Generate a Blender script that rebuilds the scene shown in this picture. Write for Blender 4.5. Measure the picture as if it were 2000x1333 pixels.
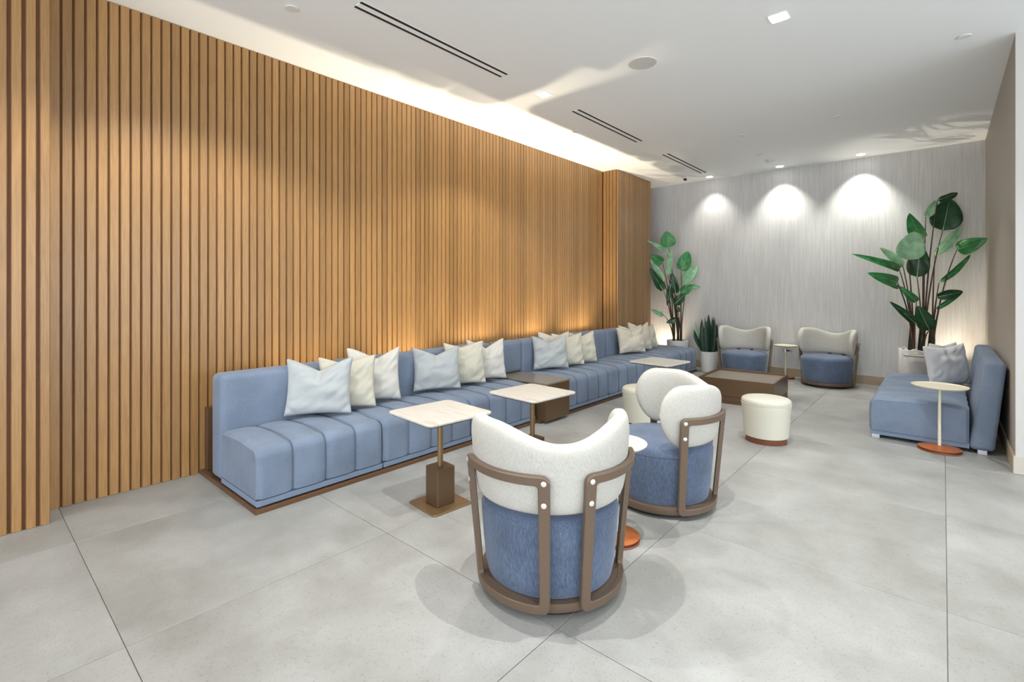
import bpy, bmesh, math, random
from mathutils import Vector, Matrix, noise as mnoise
C = bpy.context.scene.collection
PI = math.pi
R = math.radians
for o in list(bpy.data.objects):
    bpy.data.objects.remove(o)

# ---------------------------------------------------------------- camera, world, light, exposure
CAMH = 1.40
cam_d = bpy.data.cameras.new('camera')
cam = bpy.data.objects.new('camera', cam_d); C.objects.link(cam)
cam.location = (0, 0, CAMH)
cam.rotation_euler = (R(90), 0, R(41.3))
cam_d.sensor_width = 36; cam_d.lens = 958.5 / 2000 * 36
cam_d.shift_y = -(666.5 - 566) / 2000
cam_d.clip_start = 0.05
bpy.context.scene.camera = cam
vs = bpy.context.scene.view_settings
vs.view_transform = 'Standard'; vs.look = 'None'; vs.gamma = 1; vs.use_curve_mapping = False
vs.exposure = 0.2
w = bpy.data.worlds.new('world'); bpy.context.scene.world = w
w.use_nodes = True
w.node_tree.nodes['Background'].inputs[0].default_value = (0.93, 0.97, 1.0, 1)
w.node_tree.nodes['Background'].inputs[1].default_value = 3.8

def spot(name, loc, target, power, angle, blend, color, rad=0.04):
    l = bpy.data.lights.new(name, 'SPOT'); l.energy = power; l.spot_size = R(angle); l.spot_blend = blend
    l.color = color; l.shadow_soft_size = rad
    o = bpy.data.objects.new(name, l); C.objects.link(o); o.location = loc
    o.rotation_euler = (Vector(target) - Vector(loc)).to_track_quat('-Z', 'Y').to_euler()
    return o
CEIL = 3.36
NEUT = (1.0, 0.985, 0.94)
WARM = (1.0, 0.60, 0.27)
# recessed ceiling spots of the lounge (near ones above the frame; the pair over the far chairs is added fill)
DOWN = [(-0.89, 3.91, 170, 100, 1.0), (-3.01, 3.91, 75, 124, 0.35), (-0.93, 2.15, 190, 96, 1.0), (-1.75, 1.50, 170, 96, 1.0), (-3.01, 1.10, 125, 124, 0.4), (1.20, 1.10, 110, 100, 1.0), (0.9, 4.2, 120, 100, 1.0), (-0.899, 6.586, 130, 100, 1.0), (-1.921, 6.592, 110, 100, 1.0), (-3.01, -1.7, 70, 124, 0.35)]
for i, (x, y, p, ca, cb) in enumerate(DOWN):
    spot('spot_light', (x, y, CEIL - 0.02), (x, y, 0), p, ca, cb, NEUT, 0.014)
# wall washing spots along the back wall
for x, p in ((-3.04, 40), (-1.95, 90), (-0.90, 120)):
    spot('wall_spot_light', (x, 8.65, CEIL - 0.02), (x, 8.84, 1.6), p, 88, 0.8, (1.0, 0.98, 0.88), 0.03)
# warm uplights standing on the floor behind the sofas and behind the tall plants
for y, p in ((2.05, 65), (3.08, 125), (4.09, 210), (5.15, 230), (6.30, 230)):
    spot('up_light', (-4.085 if y < 3.5 else -4.11, y, 0.08), (-4.115, y, 3.36), p * 1.15, 84, 0.9, (1.0, 0.85, 0.62), 0.012)
spot('up_light', (-3.90, 8.74, 0.06), (-3.90, 8.78, 3.36), 70, 90, 0.8, (1.0, 0.82, 0.58), 0.012)
spot('up_light', (0.22, 8.50, 0.06), (0.10, 8.93, 1.45), 52, 62, 0.9, (1.0, 0.82, 0.58), 0.012)
spot('up_light', (-0.05, 8.84, 0.10), (-0.05, 8.80, 3.36), 70, 50, 0.5, (1.0, 0.90, 0.76), 0.012)

# ---------------------------------------------------------------- helpers
def obj(name, bm, m, parent=None, smooth=False, angle=None):
    me = bpy.data.meshes.new(name)
    bmesh.ops.recalc_face_normals(bm, faces=bm.faces[:])
    bm.to_mesh(me); bm.free()
    if m: me.materials.append(m)
    if smooth:
        for p in me.polygons: p.use_smooth = True
        if angle: me.set_sharp_from_angle(angle=R(angle))
    o = bpy.data.objects.new(name, me); C.objects.link(o)
    if parent: o.parent = parent
    return o
def thing(name, label, cat, loc=(0, 0, 0), rz=0, group=None, rot=None):
    o = bpy.data.objects.new(name, None); C.objects.link(o)
    o.empty_display_size = 0.1
    o.location = loc; o.rotation_euler = rot if rot else (0, 0, rz)
    o['label'] = label; o['category'] = cat
    if group: o['group'] = group
    return o
def tag(o, label, cat, group=None):
    o['label'] = label; o['category'] = cat
    if group: o['group'] = group
    return o
def struct(o): o['kind'] = 'structure'; return o
def dup(root, loc, rz, label, group=None, scale=None):
    r = root.copy(); C.objects.link(r); r.location = loc; r.rotation_euler = (0, 0, rz); r['label'] = label
    if group: r['group'] = group
    if scale: r.scale = scale
    for ch in list(root.children):
        c = ch.copy(); C.objects.link(c); c.parent = r
        for g in list(ch.children):
            d = g.copy(); C.objects.link(d); d.parent = c
    return r
def box(bm, x0, x1, y0, y1, z0, z1, bev=0, seg=2):
    r = bmesh.ops.create_cube(bm, size=1)
    vs_ = r['verts']
    for v in vs_:
        v.co = Vector(((x0 + x1) / 2 + v.co.x * (x1 - x0), (y0 + y1) / 2 + v.co.y * (y1 - y0), (z0 + z1) / 2 + v.co.z * (z1 - z0)))
    if bev:
        es = list({e for v in vs_ for e in v.link_edges})
        bmesh.ops.bevel(bm, geom=es, offset=bev, segments=seg, profile=0.5, affect='EDGES')
    return bm
def B(*a, **k):
    bm = bmesh.new(); return box(bm, *a, **k)
def lathe(prof, n=48, cap=True, sx=1, sy=1, bm=None, cx=0, cy=0, wob=None):
    bm = bm or bmesh.new(); rings = []
    for r, z in prof:
        ring = []
        for i in range(n):
            a = 2 * PI * i / n
            rr = r * (wob(a, z) if wob else 1)
            ring.append(bm.verts.new((cx + rr * sx * math.cos(a), cy + rr * sy * math.sin(a), z)))
        rings.append(ring)
    for a, b in zip(rings, rings[1:]):
        for i in range(n): bm.faces.new((a[i], a[(i + 1) % n], b[(i + 1) % n], b[i]))
    if cap:
        bm.faces.new(rings[0][::-1]); bm.faces.new(rings[-1])
    return bm
def tube(pts, rads, n=8, bm=None, cap=True, flat=1.0):
    bm = bm or bmesh.new(); pts = [Vector(p) for p in pts]; rings = []
    up = Vector((0.3, 0.1, 1)).normalized()
    prev = None
    for i, p in enumerate(pts):
        t = (pts[min(i + 1, len(pts) - 1)] - pts[max(i - 1, 0)]).normalized()
        s = t.cross(Vector((0, 1, 0)) if abs(t.z) > 0.7 else Vector((0, 0, 1))).normalized() if prev is None else (prev - t * prev.dot(t)).normalized()
        prev = s; b = t.cross(s)
        r = rads[i] if isinstance(rads, (list, tuple)) else rads
        rings.append([bm.verts.new(p + (s * math.cos(2 * PI * k / n) + b * math.sin(2 * PI * k / n) * flat) * r) for k in range(n)])
    for a, c in zip(rings, rings[1:]):
        for k in range(n): bm.faces.new((a[k], a[(k + 1) % n], c[(k + 1) % n], c[k]))
    if cap: bm.faces.new(rings[0][::-1]); bm.faces.new(rings[-1])
    return bm
def rrect(hx, hy, r, n=6):
    pts = []
    for cx, cy, a0 in ((hx - r, hy - r, 0), (-hx + r, hy - r, 90), (-hx + r, -hy + r, 180), (hx - r, -hy + r, 270)):
        for i in range(n + 1):
            a = R(a0 + 90 * i / n); pts.append((cx + r * math.cos(a), cy + r * math.sin(a)))
    return pts
def slab(outline, z0, z1, bev=0.003, bm=None):
    bm = bm or bmesh.new()
    def ring(k, z):
        n = len(outline); out = []
        for x, y in outline:
            L = math.hypot(x, y) or 1
            out.append(bm.verts.new((x - x / L * k, y - y / L * k, z)))
        return out
    rs = [ring(bev, z0), ring(0, z0 + bev), ring(0, z1 - bev), ring(bev, z1)]
    for a, b in zip(rs, rs[1:]):
        for i in range(len(a)): bm.faces.new((a[i], a[(i + 1) % len(a)], b[(i + 1) % len(a)], b[i]))
    bm.faces.new(rs[0][::-1]); bm.faces.new(rs[-1])
    return bm
def bez0(a, b, c, n=8):
    a, b, c = Vector(a), Vector(b), Vector(c)
    return [a * (1 - t) ** 2 + b * 2 * t * (1 - t) + c * t * t for t in [i / n for i in range(n + 1)]]
def sstep(a, b, x):
    t = max(0, min(1, (x - a) / (b - a))); return t * t * (3 - 2 * t)

# ---------------------------------------------------------------- materials
def mat(name, col, rough=0.5, metal=0, sheen=0, sheen_tint=None, spec=0.5, emit=None, coat=0):
    m = bpy.data.materials.new(name); m.use_nodes = True
    b = m.node_tree.nodes['Principled BSDF']
    b.inputs['Base Color'].default_value = (*col, 1); b.inputs['Roughness'].default_value = rough
    b.inputs['Metallic'].default_value = metal; b.inputs['Specular IOR Level'].default_value = spec
    if sheen:
        b.inputs['Sheen Weight'].default_value = sheen; b.inputs['Sheen Roughness'].default_value = 0.45
        if sheen_tint: b.inputs['Sheen Tint'].default_value = (*sheen_tint, 1)
    if coat: b.inputs['Coat Weight'].default_value = coat; b.inputs['Coat Roughness'].default_value = 0.15
    if emit:
        b.inputs['Emission Color'].default_value = (*emit[0], 1); b.inputs['Emission Strength'].default_value = emit[1]
    return m
class N:
    def __init__(s, m): s.t = m.node_tree; s.b = s.t.nodes['Principled BSDF']
    def n(s, kind, **k):
        nd = s.t.nodes.new(kind)
        for a, v in k.items():
            if a.startswith('_'): setattr(nd, a[1:], v)
            else: nd.inputs[a].default_value = v
        return nd
    def l(s, a, b): s.t.links.new(a, b)
def noise_tex(N_, scale, stretch=(1, 1, 1), detail=4, rough=0.6, coord='Object', rnd=False):
    tc = N_.n('ShaderNodeTexCoord'); mp = N_.n('ShaderNodeMapping')
    mp.inputs['Scale'].default_value = stretch
    N_.l(tc.outputs[coord], mp.inputs['Vector'])
    ns = N_.n('ShaderNodeTexNoise'); ns.inputs['Scale'].default_value = scale; ns.inputs['Detail'].default_value = detail; ns.inputs['Roughness'].default_value = rough
    if rnd:
        oi = N_.n('ShaderNodeObjectInfo'); ad = N_.n('ShaderNodeVectorMath', _operation='ADD')
        mu = N_.n('ShaderNodeMath', _operation='MULTIPLY'); mu.inputs[1].default_value = 57.0
        N_.l(oi.outputs['Random'], mu.inputs[0]); N_.l(mp.outputs[0], ad.inputs[0]); N_.l(mu.outputs[0], ad.inputs[1]); N_.l(ad.outputs[0], ns.inputs['Vector'])
    else: N_.l(mp.outputs[0], ns.inputs['Vector'])
    return ns
def ramp(N_, src, stops):
    r = N_.n('ShaderNodeValToRGB'); e = r.color_ramp.elements
    e[0].position, e[0].color = stops[0][0], (*stops[0][1], 1)
    e[1].position, e[1].color = stops[-1][0], (*stops[-1][1], 1)
    for p, c in stops[1:-1]:
        k = e.new(p); k.color = (*c, 1)
    N_.l(src, r.inputs[0]); return r
def bump(N_, src, strength, dist):
    b = N_.n('ShaderNodeBump'); b.inputs['Strength'].default_value = strength; b.inputs['Distance'].default_value = dist
    N_.l(src, b.inputs['Height']); N_.l(b.outputs[0], N_.b.inputs['Normal']); return b

def wood_mat(name, c0, c1, rough=0.42, vert=True, scale=14, vary=0.16):
    m = mat(name, c0, rough); k = N(m)
    st = (9, 9, 0.35) if vert else (0.5, 9, 9)
    ns = noise_tex(k, scale, st, 5, 0.65, rnd=True)
    r = ramp(k, ns.outputs['Fac'], [(0.3, c0), (0.7, c1)])
    oi = k.n('ShaderNodeObjectInfo'); mr = k.n('ShaderNodeMapRange'); mr.inputs['To Min'].default_value = 1 - vary; mr.inputs['To Max'].default_value = 1 + vary
    k.l(oi.outputs['Random'], mr.inputs['Value'])
    mx = k.n('ShaderNodeVectorMath', _operation='SCALE'); k.l(r.outputs[0], mx.inputs[0]); k.l(mr.outputs[0], mx.inputs['Scale'])
    k.l(mx.outputs[0], k.b.inputs['Base Color'])
    bump(k, ns.outputs['Fac'], 0.15, 0.002)
    return m
M = {}
M['slat'] = wood_mat('oak_slat', (0.265, 0.137, 0.048), (0.375, 0.212, 0.082), 0.31)
M['slat_back'] = wood_mat('slat_backing', (0.12, 0.038, 0.012), (0.16, 0.052, 0.016), 0.55)
def tile_mat():
    m = mat('stone_tile', (0.5, 0.5, 0.47), 0.42, spec=0.45); k = N(m)
    n1 = noise_tex(k, 1.7, (1, 1, 1), 6, 0.62, rnd=True)
    r1 = ramp(k, n1.outputs['Fac'], [(0.32, (0.235, 0.234, 0.22)), (0.5, (0.29, 0.292, 0.282)), (0.68, (0.345, 0.35, 0.343))])
    n2 = noise_tex(k, 95, (1, 1, 1), 3, 0.7, rnd=True)
    r2 = ramp(k, n2.outputs['Fac'], [(0.30, (0.66, 0.65, 0.62)), (0.43, (1, 1, 1)), (0.66, (1.0, 1.0, 1.0)), (0.76, (1.07, 1.07, 1.06))])
    mx = k.n('ShaderNodeMix', _data_type='RGBA', _blend_type='MULTIPLY'); mx.inputs[0].default_value = 0.8
    k.l(r1.outputs[0], mx.inputs[6]); k.l(r2.outputs[0], mx.inputs[7])
    oi = k.n('ShaderNodeObjectInfo'); mr = k.n('ShaderNodeMapRange'); mr.inputs['To Min'].default_value = 0.95; mr.inputs['To Max'].default_value = 1.05
    k.l(oi.outputs['Random'], mr.inputs['Value'])
    sc = k.n('ShaderNodeVectorMath', _operation='SCALE'); k.l(mx.outputs[2], sc.inputs[0]); k.l(mr.outputs[0], sc.inputs['Scale'])
    k.l(sc.outputs[0], k.b.inputs['Base Color'])
    rr = k.n('ShaderNodeMapRange'); rr.inputs['To Min'].default_value = 0.36; rr.inputs['To Max'].default_value = 0.55
    k.l(n1.outputs['Fac'], rr.inputs['Value']); k.l(rr.outputs[0], k.b.inputs['Roughness'])
    bump(k, n2.outputs['Fac'], 0.08, 0.001)
    return m
M['tile'] = tile_mat()
M['grout'] = mat('grout', (0.17, 0.165, 0.155), 0.9)
M['ceil'] = mat('ceiling_paint', (0.91, 0.94, 0.955), 0.75, spec=0.3)
def strie(name, c0, c1, c2, rough=0.6):
    m = mat(name, c1, rough); k = N(m)
    n1 = noise_tex(k, 6, (14, 14, 0.35), 6, 0.75)
    r = ramp(k, n1.outputs['Fac'], [(0.33, c0), (0.5, c1), (0.67, c2)])
    k.l(r.outputs[0], k.b.inputs['Base Color']); bump(k, n1.outputs['Fac'], 0.2, 0.002)
    return m
M['paper'] = strie('strie_wallpaper', (0.50, 0.505, 0.505), (0.58, 0.585, 0.59), (0.66, 0.665, 0.67))
M['taupe'] = strie('taupe_wallcovering', (0.36, 0.315, 0.26), (0.40, 0.355, 0.30), (0.44, 0.395, 0.335))
M['wallpaint'] = mat('grey_wall_paint', (0.52, 0.515, 0.50), 0.6)
M['basebd'] = mat('beige_baseboard', (0.42, 0.335, 0.235), 0.5)
M['basebd_pale'] = mat('pale_baseboard', (0.50, 0.47, 0.42), 0.5)
def fabric(name, c0, c1, rough=0.8, sheen=0.3, tint=(1, 1, 1), st=(40, 40, 5), scale=9, bs=0.25, cloud=None):
    m = mat(name, c0, rough, sheen=sheen, sheen_tint=tint, spec=0.2); k = N(m)
    ns = noise_tex(k, scale, st, 4, 0.7)
    r = ramp(k, ns.outputs['Fac'], [(0.3, c0), (0.7, c1)])
    out = r.outputs[0]
    if cloud:
        n2 = noise_tex(k, 4.5, (1, 1, 1), 3, 0.5)
        r2 = ramp(k, n2.outputs['Fac'], [(0.35, (1 - cloud,) * 3), (0.65, (1 + cloud,) * 3)])
        mx = k.n('ShaderNodeMix', _data_type='RGBA', _blend_type='MULTIPLY'); mx.inputs[0].default_value = 1
        k.l(out, mx.inputs[6]); k.l(r2.outputs[0], mx.inputs[7]); out = mx.outputs[2]
    k.l(out, k.b.inputs['Base Color']); bump(k, ns.outputs['Fac'], bs, 0.0015)
    return m
M['blue'] = fabric('blue_velvet', (0.142, 0.182, 0.255), (0.182, 0.23, 0.312), 0.75, 0.2, (0.8, 0.88, 1), (30, 30, 6), 8, 0.1, 0.10)
M['blue_chair'] = fabric('blue_chenille', (0.042, 0.060, 0.104), (0.125, 0.165, 0.245), 0.8, 0.35, (0.75, 0.85, 1), (34, 34, 3), 8, 0.4, 0.16)
M['blue_rail'] = fabric('blue_piping_velvet', (0.15, 0.20, 0.29), (0.19, 0.25, 0.345), 0.75, 0.2, (0.75, 0.85, 1))
M['cream'] = fabric('cream_weave', (0.36, 0.352, 0.325), (0.56, 0.553, 0.51), 0.85, 0.05, (1, 1, 1), (60, 60, 7), 8, 0.5)
M['pil_blue'] = fabric('pale_blue_linen', (0.36, 0.385, 0.395), (0.43, 0.455, 0.465), 0.85, 0.2, (1, 1, 1), (30, 30, 30), 6, 0.3)
M['pil_cream'] = fabric('cream_linen', (0.50, 0.48, 0.40), (0.58, 0.56, 0.47), 0.85, 0.2, (1, 1, 1), (30, 30, 30), 6, 0.3)
M['pil_white'] = fabric('off_white_linen', (0.52, 0.51, 0.47), (0.60, 0.59, 0.55), 0.85, 0.2, (1, 1, 1), (30, 30, 30), 6, 0.3)
M['pil_tan'] = fabric('oatmeal_linen', (0.52, 0.485, 0.41), (0.60, 0.565, 0.485), 0.85, 0.2, (1, 1, 1), (30, 30, 30), 6, 0.3)
M['pil_grey'] = fabric('grey_linen', (0.56, 0.57, 0.58), (0.64, 0.65, 0.66), 0.85, 0.2, (1, 1, 1), (30, 30, 30), 6, 0.3)
M['leather'] = mat('cream_leather', (0.56, 0.55, 0.47), 0.45, spec=0.4)
M['bronze'] = mat('bronze_paint', (0.135, 0.083, 0.043), 0.33, 0.45)
M['frame'] = mat('taupe_bronze_frame', (0.145, 0.100, 0.070), 0.42, 0.25)
M['brass'] = mat('brushed_brass_brown', (0.27, 0.175, 0.085), 0.38, 0.6)
M['bronze_top'] = mat('greyed_bronze_top', (0.27, 0.235, 0.19), 0.3, 0.3)
M['plinth'] = wood_mat('walnut_plinth', (0.085, 0.042, 0.02), (0.12, 0.062, 0.03), 0.45, False, 8)
M['redwood'] = wood_mat('redwood_base', (0.15, 0.045, 0.02), (0.21, 0.068, 0.03), 0.4, False, 10)
M['terracotta'] = wood_mat('orange_lacquer', (0.31, 0.085, 0.02), (0.40, 0.125, 0.032), 0.3, False, 6, 0.0)
M['red_edge'] = mat('red_brown_edge', (0.15, 0.03, 0.014), 0.4)
M['black'] = mat('black_metal', (0.012, 0.012, 0.014), 0.4)
M['dark'] = mat('slot_shade', (0.015, 0.011, 0.01), 0.8)
M['bolt'] = mat('nickel_bolt', (0.80, 0.78, 0.72), 0.3, 0.6)
M['steel'] = mat('satin_steel_foot', (0.55, 0.58, 0.62), 0.35, 0.6)
M['creammetal'] = mat('cream_lacquer', (0.64, 0.60, 0.47), 0.4)
M['pot'] = mat('white_ceramic', (0.66, 0.67, 0.66), 0.5)
M['soil'] = mat('white_pebbles', (0.45, 0.44, 0.42), 0.8)
M['seam_shade'] = mat('seam_shade_navy', (0.05, 0.07, 0.11), 0.8)  # navy that paints in shade along sofa grooves and gaps
M['led'] = mat('led_lens', (1, 1, 1), 0.5, emit=((1.0, 0.98, 0.93), 14))
M['trimw'] = mat('white_trim', (0.78, 0.79, 0.79), 0.5)
M['grille'] = mat('grey_speaker_grille', (0.55, 0.565, 0.575), 0.7)
def marble():
    m = mat('travertine_top', (0.66, 0.63, 0.56), 0.3); k = N(m)
    ns = noise_tex(k, 3.2, (1, 9, 9), 6, 0.6)
    r = ramp(k, ns.outputs['Fac'], [(0.33, (0.40, 0.36, 0.30)), (0.44, (0.50, 0.485, 0.45)), (0.56, (0.53, 0.52, 0.49)), (0.68, (0.44, 0.41, 0.365))])
    k.l(r.outputs[0], k.b.inputs['Base Color']); return m
M['marble'] = marble()
def leafm(name, c0, c1, st=(1, 1, 1)):
    m = mat(name, c0, 0.35, spec=0.5); k = N(m)
    ns = noise_tex(k, 12, st, 3, 0.5)
    r = ramp(k, ns.outputs['Fac'], [(0.35, c0), (0.65, c1)]); k.l(r.outputs[0], k.b.inputs['Base Color'])
    return m
M['leaf_dark'] = leafm('leaf_dark', (0.008, 0.045, 0.018), (0.015, 0.085, 0.03))
M['leaf'] = leafm('leaf_green', (0.025, 0.18, 0.05), (0.06, 0.30, 0.09))
M['leaf_pale'] = leafm('leaf_pale', (0.20, 0.46, 0.25), (0.40, 0.64, 0.42))
M['stem'] = leafm('stem_brown', (0.05, 0.03, 0.018), (0.11, 0.055, 0.035))
M['trunk'] = leafm('stem_dark', (0.022, 0.014, 0.01), (0.035, 0.04, 0.018))
M['snake'] = leafm('snake_leaf', (0.008, 0.028, 0.018), (0.03, 0.07, 0.045), (1, 1, 5))

# ---------------------------------------------------------------- setting: floor, ceiling, walls
fl = struct(obj('floor', B(-4.45, 6.6, -5.1, 9.05, -0.12, -0.004), M['grout']))
TX0, TY0, TP, TQ = 0.013, 0.445, 1.208, 1.2
xs = [TX0 + TP * k for k in range(-4, 6)]; xs = [-4.44] + xs + [6.6]
ys = [TY0 + TQ * k for k in range(-5, 8)] + [9.04]
tm = {}
g = 0.0014
for i in range(len(xs) - 1):
    for j in range(len(ys) - 1):
        sx, sy = xs[i + 1] - xs[i] - 2 * g, ys[j + 1] - ys[j] - 2 * g
        key = (round(sx, 3), round(sy, 3))
        if key not in tm:
            bm = bmesh.new(); hx, hy = sx / 2, sy / 2
            for z, k in ((-0.012, 0), (-0.0012, 0), (0, 0.0012)):
                for a, b in ((-1, -1), (1, -1), (1, 1), (-1, 1)): bm.verts.new((a * (hx - k), b * (hy - k), z))
            bm.verts.ensure_lookup_table(); v = bm.verts
            for r_ in (0, 4):
                for q in range(4): bm.faces.new((v[r_ + q], v[r_ + (q + 1) % 4], v[r_ + 4 + (q + 1) % 4], v[r_ + 4 + q]))
            bm.faces.new((v[8], v[9], v[10], v[11]))
            t = obj('floor_tile', bm, M['tile'], fl); tm[key] = t.data
        else:
            t = bpy.data.objects.new('floor_tile', tm[key]); C.objects.link(t); t.parent = fl
        t.location = ((xs[i] + xs[i + 1]) / 2, (ys[j] + ys[j + 1]) / 2, 0)
struct(obj('ceiling', B(-4.45, 6.6, -5.1, 9.05, CEIL, CEIL + 0.15), M['ceil']))
# left wall: backing panels that carry the slats
WX, BX, FX, SD = -4.25, -4.01, -3.982, 0.020
YB, YF0, YF1 = 0.389, 7.12, 8.325
bm = bmesh.new(); box(bm, WX - SD - 0.15, WX - SD, YB - 0.02, 8.9, 0, CEIL); box(bm, WX - SD - 0.15, BX - SD, -5.1, YB - 0.008, 0, CEIL)
box(bm, WX - SD, FX - SD, YF0 + SD, YF1, 0, CEIL)
wl = struct(obj('wall_left', bm, M['slat_back']))
def slat_mesh(k=1.0):
    bm = bmesh.new()
    pr = [(-0.0272, 0), (-0.0272, 0.007), (-0.0222, SD), (0.0222, SD), (0.0272, 0.007), (0.0272, 0)]   # y, outwards
    pr = [(y * k, d) for y, d in pr]
    lo = [bm.verts.new((d, y, 0.0)) for y, d in pr]; hi = [bm.verts.new((d, y, CEIL - 0.003)) for y, d in pr]
    for i in range(len(pr) - 1): bm.faces.new((lo[i], lo[i + 1], hi[i + 1], hi[i]))
    bm.faces.new(lo); bm.faces.new(hi[::-1]); bm.faces.new((lo[-1], lo[0], hi[0], hi[-1]))
    return bm
s0 = obj('slat', slat_mesh(), M['slat'], wl)
first = [True]
def slat(x, y, rz=0):
    if first[0]: s = s0; first[0] = False
    else: s = bpy.data.objects.new('slat', s0.data); C.objects.link(s); s.parent = wl
    s.location = (x, y, 0.002); s.rotation_euler = (0, 0, rz)
s1 = obj('slat', slat_mesh(0.86), M['slat'], wl); s1.location = (BX - SD, YB - 0.029, 0.002)
for k in range(1, 17):
    s_ = bpy.data.objects.new('slat', s1.data); C.objects.link(s_); s_.parent = wl; s_.location = (BX - SD, YB - 0.029 - 0.06 * k, 0.002)
for k in range(112): slat(WX - SD, 0.425 + 0.06 * k)
for k in range(4): slat(WX + 0.036 + 0.06 * k, YF0 + SD, R(-90))
for k in range(20): slat(FX - SD, YF0 + SD + 0.032 + 0.06 * k)
# back wall, right wall with the corner that returns to the right
struct(obj('wall_back', B(-4.42, 0.6, 8.90, 9.05, 0, CEIL), M['paper']))
RX, RY = 0.415, 5.35
wr = struct(obj('wall_right', B(RX, RX + 0.15, RY, 8.9, 0, CEIL), M['taupe']))
struct(obj('wall_front_return', B(RX + 0.15, 6.6, RY, RY + 0.15, 0, CEIL), M['wallpaint'])).name = 'wall_side'
struct(obj('trim_1', B(RX - 0.001, RX + 0.16, RY - 0.012, RY, 0, CEIL), M['wallpaint']))
BH = 0.135
bm = B(-4.25, RX, 8.885, 8.90, 0, BH, bev=0.003); struct(obj('baseboard_back', bm, M['basebd']))
bm = B(RX - 0.016, RX, RY - 0.028, 8.885, 0, BH, bev=0.003); struct(obj('baseboard_right', bm, M['basebd']))
bm = B(RX - 0.014, 6.6, RY - 0.030, RY - 0.012, 0, BH, bev=0.003); struct(obj('baseboard_side', bm, M['basebd_pale']))
# dark brown panel low on the slatted wall behind the sofas
struct(obj('trim_2', B(WX + 0.001, WX + 0.06, 1.27, 7.10, 0.03, 0.50, bev=0.002), M['plinth']))

# ---------------------------------------------------------------- ceiling fixtures
def diffuser(y0, y1, label):
    t = thing('linear_diffuser', label, 'air vent', (-3.015, (y0 + y1) / 2, CEIL), group='slot air diffusers in the ceiling')
    L = (y1 - y0) / 2
    for s in (-1, 1):
        obj('slot', B(s * 0.036 - 0.012, s * 0.036 + 0.012, -L, L, -0.004, -0.0005), M['dark'], t)  # proud dark strip, painted in place of the slot's inner shade
        obj('slot_rim', B(s * 0.036 - (0.0155 if s < 0 else 0.0), s * 0.036 + (0.0 if s < 0 else 0.0155), -L - 0.003, L + 0.003, -0.003, -0.0008), M['trimw'], t)
    obj('divider', B(-0.023, 0.023, -L, L, -0.0045, -0.0006), M['ceil'], t)
    return t
diffuser(1.83, 3.323, 'longest black double slot air vent, nearest in the ceiling')
diffuser(4.481, 5.98, 'black double slot air vent in the middle of the ceiling row')
diffuser(6.786, 8.304, 'smallest looking black double slot air vent, farthest near the back wall')
def downlight(x, y, label, sq=True, rot=0, s=0.052):
    t = thing('downlight', label, 'ceiling light', (x, y, CEIL), rot, group='recessed ceiling spotlights')
    bm = slab(rrect(s + 0.012, s + 0.012, 0.006 if sq else s + 0.011, 6), -0.006, -0.0005, 0.0015)
    obj('trim_ring', bm, M['trimw'], t)
    obj('lens', slab(rrect(s, s, 0.005 if sq else s * 0.98, 6), -0.010, -0.005, 0.001), M['led'], t)
    return t
downlight(-0.887, 3.912, 'bright square recessed spotlight near the top edge of the photo', rot=0.0)
downlight(-3.007, 3.905, 'bright square recessed spotlight between the first two slot vents')
downlight(-3.04, 8.646, 'round recessed spotlight by the back wall beside the small camera', False)
downlight(-1.947, 8.653, 'middle round recessed spotlight along the back wall', False)
downlight(-0.895, 8.650, 'right hand round recessed spotlight along the back wall', False)
t = thing('ceiling_speaker', 'large flat round grey speaker grille in the ceiling', 'speaker', (-1.953, 3.932, CEIL))
obj('rim', lathe([(0.122, -0.0005), (0.122, -0.004), (0.114, -0.005), (0.114, -0.0005)], 48), M['trimw'], t)
obj('grille', lathe([(0.114, -0.001), (0.113, -0.005), (0.0, -0.006)][:2], 48), M['grille'], t)
def sprinkler(x, y, label, r=0.042):
    t = thing('sprinkler_cover', label, 'sprinkler', (x, y, CEIL), group='white sprinkler cover discs')
    obj('cover', lathe([(r, -0.004), (r, -0.008), (r - 0.004, -0.010)], 28), M['trimw'], t)
    obj('gap_ring', lathe([(r - 0.006, -0.0005), (r - 0.006, -0.004)], 28), M['grille'], t)
sprinkler(-0.899, 6.586, 'small white disc in the ceiling toward the right plant')
sprinkler(-1.921, 6.592, 'small white disc in the ceiling left of the other far disc')
sprinkler(0.124, 5.151, 'small white disc at the far right of the ceiling by the wall corner')
sprinkler(-3.399, 1.552, 'small white disc near the top edge left of the nearest slot vent')
sprinkler(-3.406, 5.074, 'small white disc between the slatted wall and the middle slot vent')
t = thing('smoke_detector', 'round white smoke detector hanging below the far ceiling', 'smoke detector', (-1.969, 8.134, CEIL))
obj('mount', lathe([(0.062, -0.0005), (0.062, -0.012)], 32), M['trimw'], t)
obj('dome', lathe([(0.052, -0.012), (0.056, -0.024), (0.045, -0.036), (0.02, -0.040)], 32), M['pot'], t, True, 40)
t = thing('emergency_sensor', 'small white box sensor with dark face on the far ceiling', 'sensor', (-1.986, 7.621, CEIL))
obj('housing', B(-0.03, 0.03, -0.03, 0.03, -0.028, -0.0005, bev=0.005), M['trimw'], t)
obj('sensor_eye', B(-0.022, 0.022, -0.034, -0.029, -0.026, -0.008), M['grille'], t)
t = thing('security_camera', 'small white dome security camera with a black eye near the left far corner', 'camera', (-3.389, 8.441, CEIL))
obj('mount', lathe([(0.055, -0.0005), (0.055, -0.018), (0.045, -0.026)], 28), M['trimw'], t)
obj('lens', B(-0.008, 0.040, -0.052, -0.012, -0.062, -0.024, bev=0.008), M['black'], t)

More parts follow.
